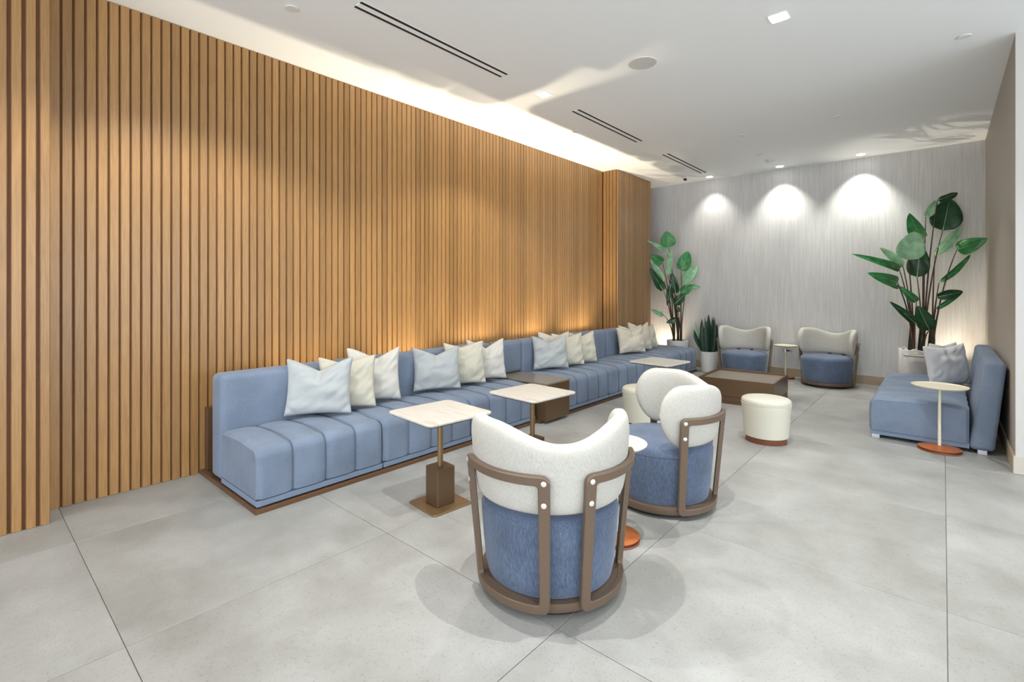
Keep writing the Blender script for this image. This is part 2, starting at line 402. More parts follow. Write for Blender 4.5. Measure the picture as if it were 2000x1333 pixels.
# ---------------------------------------------------------------- sofas
def seat_mesh(L, depth, z0, z1, nch, gd=0.016, rc=0.075, endr=0.022):
    """channel tufted seat block: local x 0 = front, -depth = back, y 0..L"""
    prof = [(-depth, z0)]
    prof += [(-depth, z1 - 0.02), (-depth + 0.02, z1 - 0.004)]
    for k in range(1, 8):
        t = k / 8; prof.append((-depth + 0.02 + (depth - 0.02 - rc) * t, z1 - 0.004 + 0.016 * math.sin(PI * min(1, t * 1.0))))
    for k in range(0, 9):
        a = PI / 2 * (1 - k / 8); prof.append((-rc + rc * math.cos(a), z1 - rc + rc * math.sin(a)))
    for k in range(1, 7): prof.append((0.004 * math.sin(PI * k / 6), z1 - rc - (z1 - rc - z0) * k / 6))
    cx, cz = -depth / 2, (z0 + z1) / 2
    ysamp = []
    per = 14
    for c in range(nch):
        for k in range(per):
            t = 0.5 - 0.5 * math.cos(PI * k / per); t = t * 0.86 + (0.5 + 4 * (t - 0.5) ** 3) * 0.14; ysamp.append((c + t) / nch)
    ysamp.append(1.0)
    bm = bmesh.new(); rings = []
    for s in ysamp:
        y = s * L; u = s * nch; d = abs(u - round(u)) / nch * L
        inner = 0 < round(u) < nch
        dep = gd * (math.exp(-(d / 0.0035) ** 2) * 0.6 + math.exp(-(d / 0.04) ** 2) * 0.6) if inner else endr * math.exp(-(d / 0.018) ** 2)
        ring = []
        n = len(prof)
        for i, (x, z) in enumerate(prof):
            a = prof[max(0, i - 1)]; b = prof[min(n - 1, i + 1)]
            tx, tz = b[0] - a[0], b[1] - a[1]; Ln = math.hypot(tx, tz) or 1
            nx, nz = -tz / Ln, tx / Ln          # outward (profile runs back -> top -> front)
            if i == 0 or i == n - 1: nz = 0
            ring.append(bm.verts.new((x - nx * dep, y, z - nz * dep)))
        rings.append(ring)
    return bm, rings, prof
def build_seat(L, depth, z0, z1, nch, **k):
    bm, rings, prof = seat_mesh(L, depth, z0, z1, nch, **k)
    for a, b in zip(rings, rings[1:]):
        for i in range(len(a) - 1): bm.faces.new((a[i], a[i + 1], b[i + 1], b[i]))
        bm.faces.new((a[-1], a[0], b[0], b[-1]))
    bm.faces.new(rings[0][::-1]); bm.faces.new(rings[-1])
    return bm
def soft_box(x0, x1, y0, y1, z0, z1, bev=0.045, puff=0.012, lean=0.0):
    bm = bmesh.new(); box(bm, x0, x1, y0, y1, z0, z1)
    bmesh.ops.bevel(bm, geom=bm.edges[:], offset=bev, segments=5, profile=0.5, affect='EDGES')
    bmesh.ops.subdivide_edges(bm, edges=[e for e in bm.edges if e.calc_length() > 0.15], cuts=6, use_grid_fill=True)
    cx, cy, cz = (x0 + x1) / 2, (y0 + y1) / 2, (z0 + z1) / 2
    for v in bm.verts:
        fy = 1 - min(1, abs(v.co.y - cy) / ((y1 - y0) / 2)) ** 2; fz = 1 - min(1, abs(v.co.z - cz) / ((z1 - z0) / 2)) ** 2
        sx = 1 if v.co.x > cx else -1
        v.co.x += sx * puff * fy * fz
        v.co.x += lean * (v.co.z - z0)
    return bm
def sofa(name, label, loc, units, group, backs, depth=0.62, bx=0.20, ztop=0.79, ZR=0.045):
    t = thing(name, label, 'sofa', loc)
    for i, (a, b) in enumerate(units):
        L = b - a - 0.012
        s = obj('seat_cushion', build_seat(L, depth if i < backs else depth + bx, 0.055, 0.378, 4), M['blue'], t, True, 50); s.location = (0, a + 0.006, 0)
        s.data['z'] = 1
        d = depth if i < backs else depth + bx
        for c in range(1, 4):
            yc = L * c / 4; q = 0.005
            pr = [(-d + 0.02, 0.374 - q)] + [(-d + 0.02 + (d - 0.095) * k / 6, 0.374 - q + 0.016 * math.sin(PI * k / 8)) for k in range(1, 6)] + [(-0.075 + (0.075 - q) * math.cos(PI / 2 * (1 - k / 6)), 0.303 + (0.075 - q) * math.sin(PI / 2 * (1 - k / 6))) for k in range(7)] + [(0.004 * math.sin(PI * k / 5) - q, 0.303 - 0.245 * k / 5) for k in range(1, 6)]
            sm_ = obj('seam_shade', tube([(x, yc, z) for x, z in pr], 0.0015, 5), M['seam_shade'], s)  # dark tube puts the groove shade along each channel seam
        obj('shadow_gap', B(-d + 0.01, -0.007, a + 0.009, b - 0.009, 0.046, 0.058), M['seam_shade'], t)  # dark strip paints the shade between cushion and rail
        rail = obj('base_rail', B(-d, -0.004, a + 0.006, b - 0.006, 0.010, 0.047, bev=0.004), M['blue_rail'], t)
        rail.location = (0, 0, 0)
        for fx in (-0.05, -d + 0.06):
            for fy in (a + 0.05, b - 0.05):
                obj('foot', B(fx - 0.02, fx + 0.02, fy - 0.02, fy + 0.02, 0.0, 0.012), M['steel'], t).location = (0, 0, 0)
    return t
SFX1, SFX2 = -3.205, -3.165
PL = 0.028
def plinth(x1, y0, y1, label, x0=WX + 0.001):
    o = obj('plinth', B(x0, x1, y0, y1, 0, PL, bev=0.002), M['plinth'])
    return tag(o, label, 'platform')
plinth(SFX1 + 0.012, 1.235, 4.03, 'low dark brown base board under the nearest blue sofa')
plinth(SFX2 + 0.012, 4.034, 8.40, 'low dark brown base board under the farther blue sofa', -3.978)
def shift(units, y0): return [(a - y0, b - y0) for a, b in units]
u1 = [(1.24, 2.165), (2.165, 3.10), (3.10, 4.03)]
sf1 = sofa('sofa', 'nearest long blue velvet sofa against the slatted wall, three channelled seats', (SFX1, 1.24, PL), shift(u1, 1.24), None, 3)
for a, b in shift(u1, 1.24):
    o = obj('backrest', soft_box(-0.82, -0.62, a + 0.003, b - 0.003, 0.012, 0.765), M['blue'], sf1, True, 60)
u2 = [(4.50, 5.455), (5.455, 6.46), (6.46, 7.475), (7.475, 8.39)]
sf2 = sofa('sofa', 'farther long blue velvet sofa past the brown cabinet, ending by the white planters', (SFX2, 4.50, PL), shift(u2, 4.50), None, 3)
for a, b in ((-0.42, 0.0), (0.0, 0.955), (0.955, 1.96), (1.96, 2.975)):
    y1_ = b - 0.003
    obj('backrest', soft_box(-0.81, -0.625, a + 0.003, y1_, 0.40 if b <= 0 else 0.012, 0.765), M['blue'], sf2, True, 60)
# brown cabinet between the two sofas
t = thing('side_cabinet', 'brown bronze side cabinet standing between the two long blue sofas', 'cabinet', (-3.085, 4.265, PL))
obj('body', B(-0.76, 0, -0.215, 0.205, 0.0, 0.375, bev=0.003), M['bronze'], t)
obj('top', B(-0.765, 0.005, -0.222, 0.210, 0.377, 0.395, bev=0.002), M['bronze_top'], t)
# right hand sofa
t = thing('sofa', 'short blue velvet sofa with leaning back against the right wall', 'sofa', (-0.53, 5.745, 0), 0)
LR = 1.87
bm = build_seat(LR, 0.70, 0.078, 0.385, 7, gd=0.010)
s = obj('seat_cushion', bm, M['blue'], t, True, 50); s.rotation_euler = (0, 0, PI); s.location = (0, LR, 0)
obj('base_rail', B(0.01, 0.70, 0.01, LR - 0.01, 0.032, 0.076, bev=0.004), M['blue_rail'], t)
bm = bmesh.new(); box(bm, 0, 1, 0, LR, 0, 1)
for v in bm.verts:
    front, top = v.co.x < 0.5, v.co.z > 0.5
    v.co.x = (0.80 if top else 0.695) if front else (0.93 if top else 0.855)
    v.co.z = (0.785 if top else 0.032)
bmesh.ops.bevel(bm, geom=bm.edges[:], offset=0.035, segments=5, profile=0.5, affect='EDGES')
obj('backrest', bm, M['blue'], t, True, 60)
for fx in (0.05, 0.78):
    for fy in (0.03, LR - 0.05):
        obj('foot', B(fx - 0.03, fx + 0.03, fy - 0.02, fy + 0.02, 0, 0.035, bev=0.002), M['steel'], t)

# ---------------------------------------------------------------- pillows
def pillow_mesh(w_, h_, T, dent, seed, du=0.0, sag=0.0):
    rnd = random.Random(seed); n = 30
    ph = [rnd.uniform(0, 6.28) for _ in range(8)]
    bm = bmesh.new()
    nz = lambda p, f: mnoise.noise(Vector(p) * f + Vector((seed * 7.3, 0, 0)))
    def pt(u, v, s):
        x = w_ / 2 * u * (1 - 0.085 * (1 - v * v) - 0.05 * max(0, v) * (1 - abs(u)) * 0)
        z = h_ / 2 * v * (1 - 0.07 * (1 - u * u)) + h_ / 2
        f = max(0, 1 - abs(u - du) / 0.95) ** 1.35 * sstep(-0.35, 1.0, v)
        z -= dent * h_ * f
        e = max(0, (1 - u * u) * (1 - v * v))
        y = T / 2 * e ** 0.40
        cr = math.exp(-((u - du) / 0.13) ** 2) * sstep(0.05, 0.95, v)
        y *= 1 - 0.6 * cr
        k = e ** 0.35
        y += k * (0.024 * nz((u, v * 1.6, s), 1.5) + 0.016 * nz((u + v, (u - v) * 2.6, s * 2), 1.6) * (abs(u) + abs(v)))
        # pinch folds at the lower corners
        for sx in (-1, 1):
            dd = (1 - sx * u) + (1 + v)
            y -= 0.012 * math.exp(-((dd - 0.42 - 0.1 * nz((sx, 0, 3), 2)) / 0.07) ** 2) * min(1, k * 2)
        return Vector((x, s * max(0.0, y), max(0, z)))
    U = [-math.cos(PI * i / n) * 0.35 + (2 * i / n - 1) * 0.65 for i in range(n + 1)]
    fr = [[bm.verts.new(pt(u, v, -1)) for u in U] for v in U]
    bk = [[fr[j][i] if i in (0, n) or j in (0, n) else bm.verts.new(pt(U[i], U[j], 1)) for i in range(n + 1)] for j in range(n + 1)]
    for j in range(n):
        for i in range(n):
            bm.faces.new((fr[j][i], fr[j][i + 1], fr[j + 1][i + 1], fr[j + 1][i]))
            bm.faces.new((bk[j][i], bk[j + 1][i], bk[j + 1][i + 1], bk[j][i + 1]))
    return bm
def pillow(x, y, ang, mname, label, dent=0.12, w_=0.46, h_=0.43, tilt=14, seed=0, du=0.0, z=0.43, T=0.15, group='throw pillows on the blue sofas', roll=0):
    o = obj('throw_pillow', pillow_mesh(w_, h_, T, dent, seed, du), M[mname], None, True)
    tag(o, label, 'pillow', group)
    m = Matrix.Rotation(R(ang), 4, 'Z') @ Matrix.Rotation(R(-tilt), 4, 'X') @ Matrix.Rotation(R(roll), 4, 'Y')
    o.matrix_world = Matrix.Translation((x, y, z)) @ m
    return o
pillow(-3.63, 1.86, 53, 'pil_blue', 'pale blue-grey square pillow, nearest on the sofa, with a deep dent in its top', 0.20, 0.50, 0.44, 12, 1)
pillow(-3.65, 2.12, 60, 'pil_cream', 'cream pillow tucked behind the right side of the nearest blue-grey pillow', 0.12, 0.46, 0.43, 13, 2, -0.1)
pillow(-3.72, 2.42, 62, 'pil_white', 'off-white pillow with tall pointed corners, third from the near sofa end', 0.19, 0.46, 0.47, 12, 3, 0.1)
pillow(-3.66, 3.08, 62, 'pil_blue', 'pale blue-grey pillow with a notched top beside the bare stretch of backrest', 0.17, 0.47, 0.42, 12, 4)
pillow(-3.66, 3.46, 66, 'pil_cream', 'cream pillow squeezed between a blue-grey pillow and a white one', 0.10, 0.44, 0.44, 12, 5, -0.15)
pillow(-3.68, 3.80, 66, 'pil_white', 'off-white pillow at the brown cabinet end of the nearest sofa', 0.20, 0.44, 0.44, 12, 6)
pillow(-3.60, 4.83, 59, 'pil_blue', 'pale blue pillow at the cabinet end of the farther sofa', 0.18, 0.47, 0.41, 12, 7)
pillow(-3.70, 5.05, 60, 'pil_tan', 'peach-cream pillow whose corner peeks out behind the pale blue one', 0.14, 0.44, 0.44, 10, 8, 0.1)
pillow(-3.58, 5.19, 62, 'pil_cream', 'cream pillow standing just right of the pale blue one on the farther sofa', 0.10, 0.44, 0.42, 12, 9)
pillow(-3.58, 5.52, 68, 'pil_cream', 'cream pillow third in front of the dark bare backrest on the farther sofa', 0.14, 0.44, 0.42, 12, 10)
pillow(-3.56, 6.85, 66, 'pil_tan', 'oatmeal pillow, front one of the far group by the corner', 0.16, 0.50, 0.40, 13, 11, 0.1)
pillow(-3.64, 7.02, 66, 'pil_tan', 'oatmeal pillow half hidden behind the front one of the far group', 0.14, 0.46, 0.42, 12, 12)
pillow(-3.60, 7.24, 74, 'pil_tan', 'tallest oatmeal pillow in the far group with a pointed left corner', 0.20, 0.46, 0.46, 12, 13, 0.1)
pillow(-3.62, 7.55, 82, 'pil_cream', 'small cream pillow farthest along the long sofa, next to the tall plant', 0.14, 0.42, 0.40, 12, 14)
pillow(0.06, 6.80, 42, 'pil_grey', 'light grey pillow with tilted pointed corner in front on the right sofa', 0.05, 0.44, 0.42, 8, 15, 0, 0.41, roll=-4)
pillow(0.02, 7.02, 58, 'pil_grey', 'light grey pillow seen edge-on behind the other on the right sofa', 0.05, 0.42, 0.42, 4, 16, 0, 0.41, 0.12)

# ---------------------------------------------------------------- square pedestal tables
def ped_table(loc, rz, label):
    t = thing('pedestal_table', label, 'table', loc, rz, 'square stone-topped pedestal tables')
    bm = slab(rrect(0.25, 0.25, 0.045, 8), 0.588, 0.602, 0.003); obj('tabletop', bm, M['marble'], t)
    obj('top_plate', slab(rrect(0.237, 0.237, 0.04, 8), 0.579, 0.588, 0.002), M['bronze'], t)
    obj('pole', lathe([(0.0185, 0.245), (0.0185, 0.58)], 24), M['brass'], t, True, 40)
    bm = slab(rrect(0.07, 0.07, 0.012, 4), 0.010, 0.248, 0.003); obj('block', bm, M['bronze'], t)
    obj('base_plate', slab(rrect(0.15, 0.15, 0.02, 5), 0.0, 0.010, 0.002), M['brass'], t)
    return t
pt = ped_table((-2.475, 2.105, 0), R(-5), 'nearest square stone-topped table with bronze block pedestal by the front chair')
dup(pt, (-2.41, 2.985, 0), R(-4), 'second square stone-topped table in front of the brown cabinet')
dup(pt, (-2.375, 5.20, 0), R(-6), 'third square stone-topped table half hidden behind the tilted cream chair back')
dup(pt, (-0.13, 7.95, 0), R(0), 'square stone-topped table in the far right corner before the big planter')

# ---------------------------------------------------------------- round side tables
def round_table(loc, label, rz=0):
    t = thing('round_side_table', label, 'side table', loc, rz, 'small round pedestal side tables')
    top = lathe([(0.02, 0.535), (0.12, 0.540), (0.180, 0.550), (0.194, 0.562), (0.195, 0.566), (0.188, 0.566), (0.180, 0.558), (0.10, 0.556), (0.001, 0.556)], 56)
    obj('tray_top', top, M['creammetal'], t, True, 35)
    obj('pole', lathe([(0.016, 0.03), (0.012, 0.05), (0.011, 0.535)], 20), M['creammetal'], t, True, 40)
    obj('base_dome', lathe([(0.146, 0.022), (0.148, 0.027), (0.11, 0.036), (0.05, 0.043), (0.016, 0.046)], 48), M['terracotta'], t, True, 35)
    obj('base_groove', lathe([(0.136, 0.010), (0.136, 0.022)], 48), M['red_edge'], t, True, 35)
    obj('base_ring', lathe([(0.144, 0.0), (0.150, 0.004), (0.148, 0.010), (0.14, 0.011)], 48), M['redwood'], t, True, 35)
    return t
rt = round_table((-1.38, 2.461, 0), 'round cream tray table with orange base between the two front chairs')
rt.scale = (0.86, 0.86, 0.96)
dup(rt, (-0.024, 5.663, 0), 0, 'round cream tray table with orange base before the right hand sofa', scale=(1, 1, 1))
far = dup(rt, (-1.875, 8.69, 0), 0, 'round cream side table between the two far chairs, clip fitting under its top', scale=(0.88, 0.88, 0.92))
bm = bmesh.new(); tube([(0.0, -0.02, 0.50), (0.0, -0.02, 0.44)], 0.028, 12, bm)
obj('clip', bm, M['bolt'], far, True, 40)
obj('clip_knob', tube([(0.02, -0.03, 0.48), (0.085, -0.05, 0.475)], [0.010, 0.008], 8), M['black'], far, True, 40)
obj('clip_cap', tube([(0.085, -0.05, 0.475), (0.105, -0.055, 0.474)], [0.014, 0.014], 8), M['bolt'], far, True, 40)

obj('cord', tube(bez0((0.105, -0.055, 0.474), (0.17, -0.06, 0.44), (0.22, -0.06, 0.36)), 0.003, 5), M['bolt'], far, True)
# ---------------------------------------------------------------- stools
def stool(loc, label):
    t = thing('drum_stool', label, 'stool', loc, 0, 'cream leather drum stools')
    obj('wood_base', lathe([(0.170, 0.0), (0.172, 0.004), (0.172, 0.045)], 56), M['redwood'], t, True, 40)
    obj('shadow_gap', lathe([(0.168, 0.045), (0.168, 0.052)], 48), M['red_edge'], t)
    obj('body', lathe([(0.180, 0.052), (0.186, 0.056), (0.205, 0.30), (0.210, 0.345), (0.209, 0.352), (0.205, 0.354)], 56), M['leather'], t, True, 50)
    obj('piping', lathe([(0.2055, 0.352), (0.2125, 0.3545), (0.2055, 0.359)], 56), M['leather'], t, True, 80)
    obj('cushion', lathe([(0.2, 0.355), (0.208, 0.359), (0.209, 0.366), (0.209, 0.372), (0.204, 0.388), (0.19, 0.397), (0.15, 0.405), (0.08, 0.410), (0.005, 0.411)], 56), M['leather'], t, True, 50)
    return t
st = stool((-1.234, 4.972, 0), 'cream leather drum stool with red-brown wood base alone on the floor')
dup(st, (-2.32, 4.684, 0), 0.3, 'cream leather drum stool partly hidden behind the tilted chair back')

# ---------------------------------------------------------------- coffee table
t = thing('coffee_table', 'low square bronze box coffee table with recessed grey top', 'table', (-1.925, 6.70, 0), R(2.5))
hx, hy = 0.43, 0.42
obj('plinth', B(-hx, hx, -hy, hy, 0, 0.085, bev=0.002), M['plinth'], t)
bm = bmesh.new()
box(bm, -hx - 0.002, hx + 0.002, -hy - 0.002, -hy + 0.02, 0.087, 0.30, bev=0.002); box(bm, -hx - 0.002, hx + 0.002, hy - 0.02, hy + 0.002, 0.087, 0.30, bev=0.002)
box(bm, -hx - 0.002, -hx + 0.02, -hy + 0.02, hy - 0.02, 0.087, 0.30, bev=0.002); box(bm, hx - 0.02, hx + 0.002, -hy + 0.02, hy - 0.02, 0.087, 0.30, bev=0.002)
obj('box_side', bm, M['bronze'], t)
obj('inner_top', B(-hx + 0.02, hx - 0.02, -hy + 0.02, hy - 0.02, 0.265, 0.276), M['bronze_top'], t)

# ---------------------------------------------------------------- swivel armchairs (local -y = the back of the chair)
def RZ(z): return 0.338 + (0.392 - 0.338) * (z - 0.05) / (0.63 - 0.05)
def frame_mesh(t0, t1, z0=0.032, z1=0.632, wv=0.046, wh=0.040, th=0.028):
    am = (t0 + t1) / 2; Rm = 0.36; hs = (t1 - t0) / 2 * Rm
    zc, hz = (z0 + z1) / 2, (z1 - z0) / 2
    def loop(hx_, hz_, r, nside=12, nc=5):
        pts = []
        cs = [(hx_ - r, hz_ - r, 0), (-hx_ + r, hz_ - r, 90), (-hx_ + r, -hz_ + r, 180), (hx_ - r, -hz_ + r, 270)]
        for q, (cx, cy, a0) in enumerate(cs):
            arc = [(cx + r * math.cos(R(a0 + 90 * i / nc)), cy + r * math.sin(R(a0 + 90 * i / nc))) for i in range(nc + 1)]
            pts += arc
            nx = cs[(q + 1) % 4]; nxp = (nx[0] + r * math.cos(R(nx[2])), nx[1] + r * math.sin(R(nx[2])))
            for k in range(1, nside): pts.append((arc[-1][0] + (nxp[0] - arc[-1][0]) * k / nside, arc[-1][1] + (nxp[1] - arc[-1][1]) * k / nside))
        return pts
    def mp(s, z, dr):
        a = am + s / Rm; r = RZ(z) + dr
        return (r * math.sin(a), -r * math.cos(a), z)
    out = loop(hs, hz, 0.035); inn = loop(hs - wv, hz - wh, 0.014)
    bm = bmesh.new(); e = 0.004
    # rings around the bar cross-section with small chamfers
    def ring(pts, dr, zoff=0):
        return [bm.verts.new(mp(s, zc + z, dr)) for s, z in pts]
    mixp = lambda f: [(o[0] * (1 - f) + i[0] * f, o[1] * (1 - f) + i[1] * f) for o, i in zip(out, inn)]
    rs = [ring(mixp(0), -th / 2 + e), ring(mixp(0), th / 2 - e), ring(mixp(0.09), th / 2), ring(mixp(0.91), th / 2), ring(mixp(1), th / 2 - e), ring(mixp(1), -th / 2 + e), ring(mixp(0.91), -th / 2), ring(mixp(0.09), -th / 2)]
    n = len(out)
    for a, b in zip(rs, rs[1:] + rs[:1]):
        for i in range(n): bm.faces.new((a[i], a[(i + 1) % n], b[(i + 1) % n], b[i]))
    return bm
def back_mesh(tm_=R(105)):
    n, mcs = 72, 28; bm = bmesh.new(); rings = []
    for i in range(n + 1):
        s = i / n * 2 - 1; s = math.sin(s * PI / 2) * 0.35 + s * 0.65
        a = s * tm_; aa = abs(a)
        zhi = 0.744 + 0.076 * sstep(R(2), R(58), aa); zlo = 0.443 - 0.004 * sstep(R(30), R(80), aa)
        # rounded lobe end
        e = (tm_ - aa) / R(25); k = math.sqrt(max(0.0006, 1 - (1 - min(1, e)) ** 2)) if e < 1 else 1
        zc_ = (zhi + zlo) / 2 + 0.012 * (1 - k); hz = (zhi - zlo) / 2 * k
        th = (0.100 - 0.010 * sstep(R(20), R(80), aa)) * (0.45 + 0.55 * k if k > 0.03 else 0.2)
        ring = []
        for q in range(mcs):
            t = 2 * PI * q / mcs; c, s_ = math.cos(t), math.sin(t)
            # superellipse cross-section
            cy = math.copysign(abs(c) ** 0.62, c); cz = math.copysign(abs(s_) ** 0.52, s_)
            z = zc_ + hz * cz
            Ro = RZ(min(z, 0.70)) - 0.018 + (0.05 * max(0, z - 0.70))
            r = Ro - th / 2 + cy * th / 2
            r -= 0.010 * max(0, 1 - k) * 0.5
            ring.append(bm.verts.new((r * math.sin(a), -r * math.cos(a), z)))
        rings.append(ring)
    for a, b in zip(rings, rings[1:]):
        for q in range(mcs): bm.faces.new((a[q], a[(q + 1) % mcs], b[(q + 1) % mcs], b[q]))
    bm.faces.new(rings[0][::-1]); bm.faces.new(rings[-1])
    return bm
def chair(loc, rz, label):
    t = thing('swivel_armchair', label, 'armchair', loc, rz, 'round swivel armchairs with cream backs and blue seats')
    obj('swivel_base', lathe([(0.27, 0.0), (0.295, 0.003), (0.295, 0.018), (0.28, 0.028)], 48), M['black'], t, True, 40)
    obj('base_ring', lathe([(0.29, 0.028), (0.326, 0.030), (0.330, 0.036), (0.330, 0.070), (0.31, 0.072)], 64), M['frame'], t, True, 40)
    seat = lathe([(0.285, 0.070), (0.300, 0.074), (0.310, 0.12), (0.322, 0.24), (0.330, 0.345), (0.329, 0.385), (0.318, 0.412), (0.295, 0.424), (0.20, 0.434), (0.10, 0.438), (0.004, 0.439)], 64)
    obj('seat', seat, M['blue_chair'], t, True, 60)
    obj('seat_welt', lathe([(0.3295, 0.372), (0.3315, 0.376), (0.3295, 0.380)], 64, cap=False), M['blue_chair'], t, True, 80)
    obj('backrest', back_mesh(), M['cream'], t, True, 70)
    for s in (-1, 1):
        a0, a1 = (R(11), R(87)) if s > 0 else (R(-87), R(-11))
        f = obj('frame', frame_mesh(a0, a1), M['frame'], t, True, 35)
        for az in (s * R(14.8), s * R(83.2)):
            for z in (0.605, 0.512):
                r0 = RZ(z) + 0.0135; d = Vector((math.sin(az), -math.cos(az), 0))
                b = obj('bolt', tube([d * (r0 - 0.004) + Vector((0, 0, z)), d * (r0 + 0.002) + Vector((0, 0, z)), d * (r0 + 0.004) + Vector((0, 0, z))], [0.0115, 0.0115, 0.008], 14), M['bolt'], f, True, 40)
    return t
def facing(cx, cy, back_deg_from_camera):
    """rotation so the chair's back points at the given angle from the direction to the camera (positive = to the right in the photo)"""
    to_cam = math.atan2(-cy, -cx)
    a = to_cam + R(back_deg_from_camera)
    return a + PI / 2
ch = chair((-1.447, 1.924, 0), facing(-1.447, 1.924, 11.5), 'nearest round swivel armchair seen from behind, its bronze frame ends facing us')
dup(ch, (-1.428, 3.138, 0), facing(-1.428, 3.138, 104), 'round swivel armchair turned sideways in the middle, cream back lobes overlapping')
dup(ch, (-2.348, 8.20, 0), facing(-2.348, 8.20, 178), 'left of the two far round armchairs, next to the snake plant')
dup(ch, (-1.287, 8.453, 0), facing(-1.287, 8.453, 159), 'right of the two far round armchairs by the back wall, turned slightly left')

# ---------------------------------------------------------------- plants
def leaf_mesh(base, tip, width, arch, fold, nrm, seed, droop=0.0):
    """blade from base to tip; nrm = rough facing direction"""
    rnd = random.Random(seed)
    b, t = Vector(base), Vector(tip); ax = t - b; L = ax.length; axn = ax.normalized()
    side = axn.cross(Vector(nrm)).normalized(); up = side.cross(axn).normalized()
    bm = bmesh.new(); n, m = 14, 6; rows = []
    for i in range(n + 1):
        s = i / n
        w_ = width / 2 * (math.sin(PI * min(1, s ** 0.72)) ** 0.62) * (1 - 0.15 * s) if 0 < s < 1 else 0.0008
        c = b + ax * s + up * (arch * L * math.sin(PI * s)) + Vector((0, 0, -1)) * droop * L * s * s
        row = []
        for j in range(-m, m + 1):
            q = j / m
            off = side * (w_ * q * math.cos(fold * abs(q) * 0.6)) + up * (w_ * abs(q) * math.sin(fold)) + up * (0.012 * w_ / (width / 2 + 1e-6) * math.sin(9 * s + 5 * q + rnd.random()) * q)
            row.append(bm.verts.new(c + off))
        rows.append(row)
    for a, c in zip(rows, rows[1:]):
        for k in range(2 * m): bm.faces.new((a[k], a[k + 1], c[k + 1], c[k]))
    return bm
def thick(o, th):
    md = o.modifiers.new('solidify', 'SOLIDIFY'); md.thickness = th; md.offset = 0
def bez(p0, p1, p2, n=10):
    return [Vector(p0) * (1 - t) ** 2 + Vector(p1) * 2 * t * (1 - t) + Vector(p2) * t * t for t in [i / n for i in range(n + 1)]]
def plant(root, origin, leaves, roots, potz, wscale=1.0):
    """leaves: (base xyz, tip xyz, width, material, root index, arch, fold) in world coordinates"""
    O = Vector(origin)
    for i, (b, t, w_, mm, ri, arch, fold, yaw) in enumerate(leaves):
        b, t = Vector(b), Vector(t); r0 = Vector(roots[ri])
        view = (Vector((0, 0, 1.4)) - b).normalized()
        nrm = Matrix.Rotation(R(yaw), 3, 'Z') @ view
        o = obj('leaf', leaf_mesh(b - O, t - O, w_, arch, fold, nrm, i), M[mm], root, True); thick(o, 0.0015)
        mid = Vector((r0.x * 0.75 + b.x * 0.25, r0.y * 0.75 + b.y * 0.25, (r0.z + b.z) / 2 + 0.12))
        st_ = bez(r0 - O, mid - O, b - O)
        obj('stem', tube(st_, [0.013 - 0.008 * k / 10 for k in range(11)], 7), M['stem'], root, True)
        rib = [b + (t - b) * s for s in (0, 0.25, 0.5, 0.75, 0.92)]
        ax = (t - b); L = ax.length; side = ax.normalized().cross(nrm).normalized(); up = side.cross(ax.normalized()).normalized()
        rib = [p - O + up * (arch * L * math.sin(PI * s) + 0.002) for p, s in zip(rib, (0, 0.25, 0.5, 0.75, 0.92))]
        obj('midrib', tube(rib, [0.005, 0.004, 0.003, 0.002, 0.001], 5), M['leaf_pale'], o, True)
#LEAF
L_LEAVES = [
((-3.713, 8.501, 2.156), (-3.748, 8.47, 2.451), 0.286, 'leaf', 1, 0.05, 0.15, 10),
((-3.706, 8.441, 2.051), (-3.913, 8.059, 2.265), 0.092, 'leaf_pale', 0, 0.1, 0.6, 20),
((-3.775, 8.38, 1.877), (-3.911, 8.194, 2.02), 0.193, 'leaf', 0, 0.1, 0.4, 0),
((-3.706, 8.441, 1.657), (-3.637, 8.435, 2.129), 0.11, 'leaf_pale', 1, 0.05, 0.5, 10),
((-3.52, 8.604, 1.73), (-3.43, 8.683, 2.088), 0.257, 'leaf', 2, 0.06, 0.25, 0),
((-3.739, 8.344, 1.373), (-3.879, 8.088, 1.787), 0.173, 'leaf_dark', 0, 0.08, 0.4, 0),
((-3.775, 8.446, 1.557), (-3.94, 8.235, 1.941), 0.111, 'leaf_pale', 0, 0.08, 0.4, 0),
((-3.54, 8.653, 1.52), (-3.318, 8.822, 1.823), 0.221, 'leaf_pale', 2, 0.08, 0.4, 0),
((-3.493, 8.494, 1.337), (-3.311, 8.588, 1.481), 0.181, 'leaf', 2, 0.1, 0.3, 0),
((-3.451, 8.664, 1.464), (-3.265, 8.828, 1.446), 0.101, 'leaf_pale', 2, 0.12, 0.3, 0),
((-3.616, 8.586, 1.317), (-3.671, 8.537, 1.704), 0.166, 'leaf_dark', 1, 0.05, 0.25, 0),
((-3.644, 8.429, 1.491), (-3.67, 8.339, 1.119), 0.109, 'leaf_dark', 1, 0.1, 0.4, 0),
((-3.575, 8.422, 1.137), (-3.412, 8.499, 1.328), 0.172, 'leaf_dark', 1, 0.1, 0.3, 0),
((-3.718, 8.297, 0.947), (-3.828, 8.001, 1.062), 0.109, 'leaf_pale', 0, 0.12, 0.4, 0),
((-3.555, 8.44, 0.874), (-3.663, 8.279, 0.814), 0.109, 'leaf_dark', 1, 0.12, 0.4, 0),
((-3.561, 8.501, 1.09), (-3.527, 8.531, 0.999), 0.073, 'leaf_dark', 2, 0.05, 0.3, 0),
]
L_ROOTS = [(-3.66, 8.6, 0.47), (-3.6, 8.64, 0.47), (-3.53, 8.6, 0.47)]
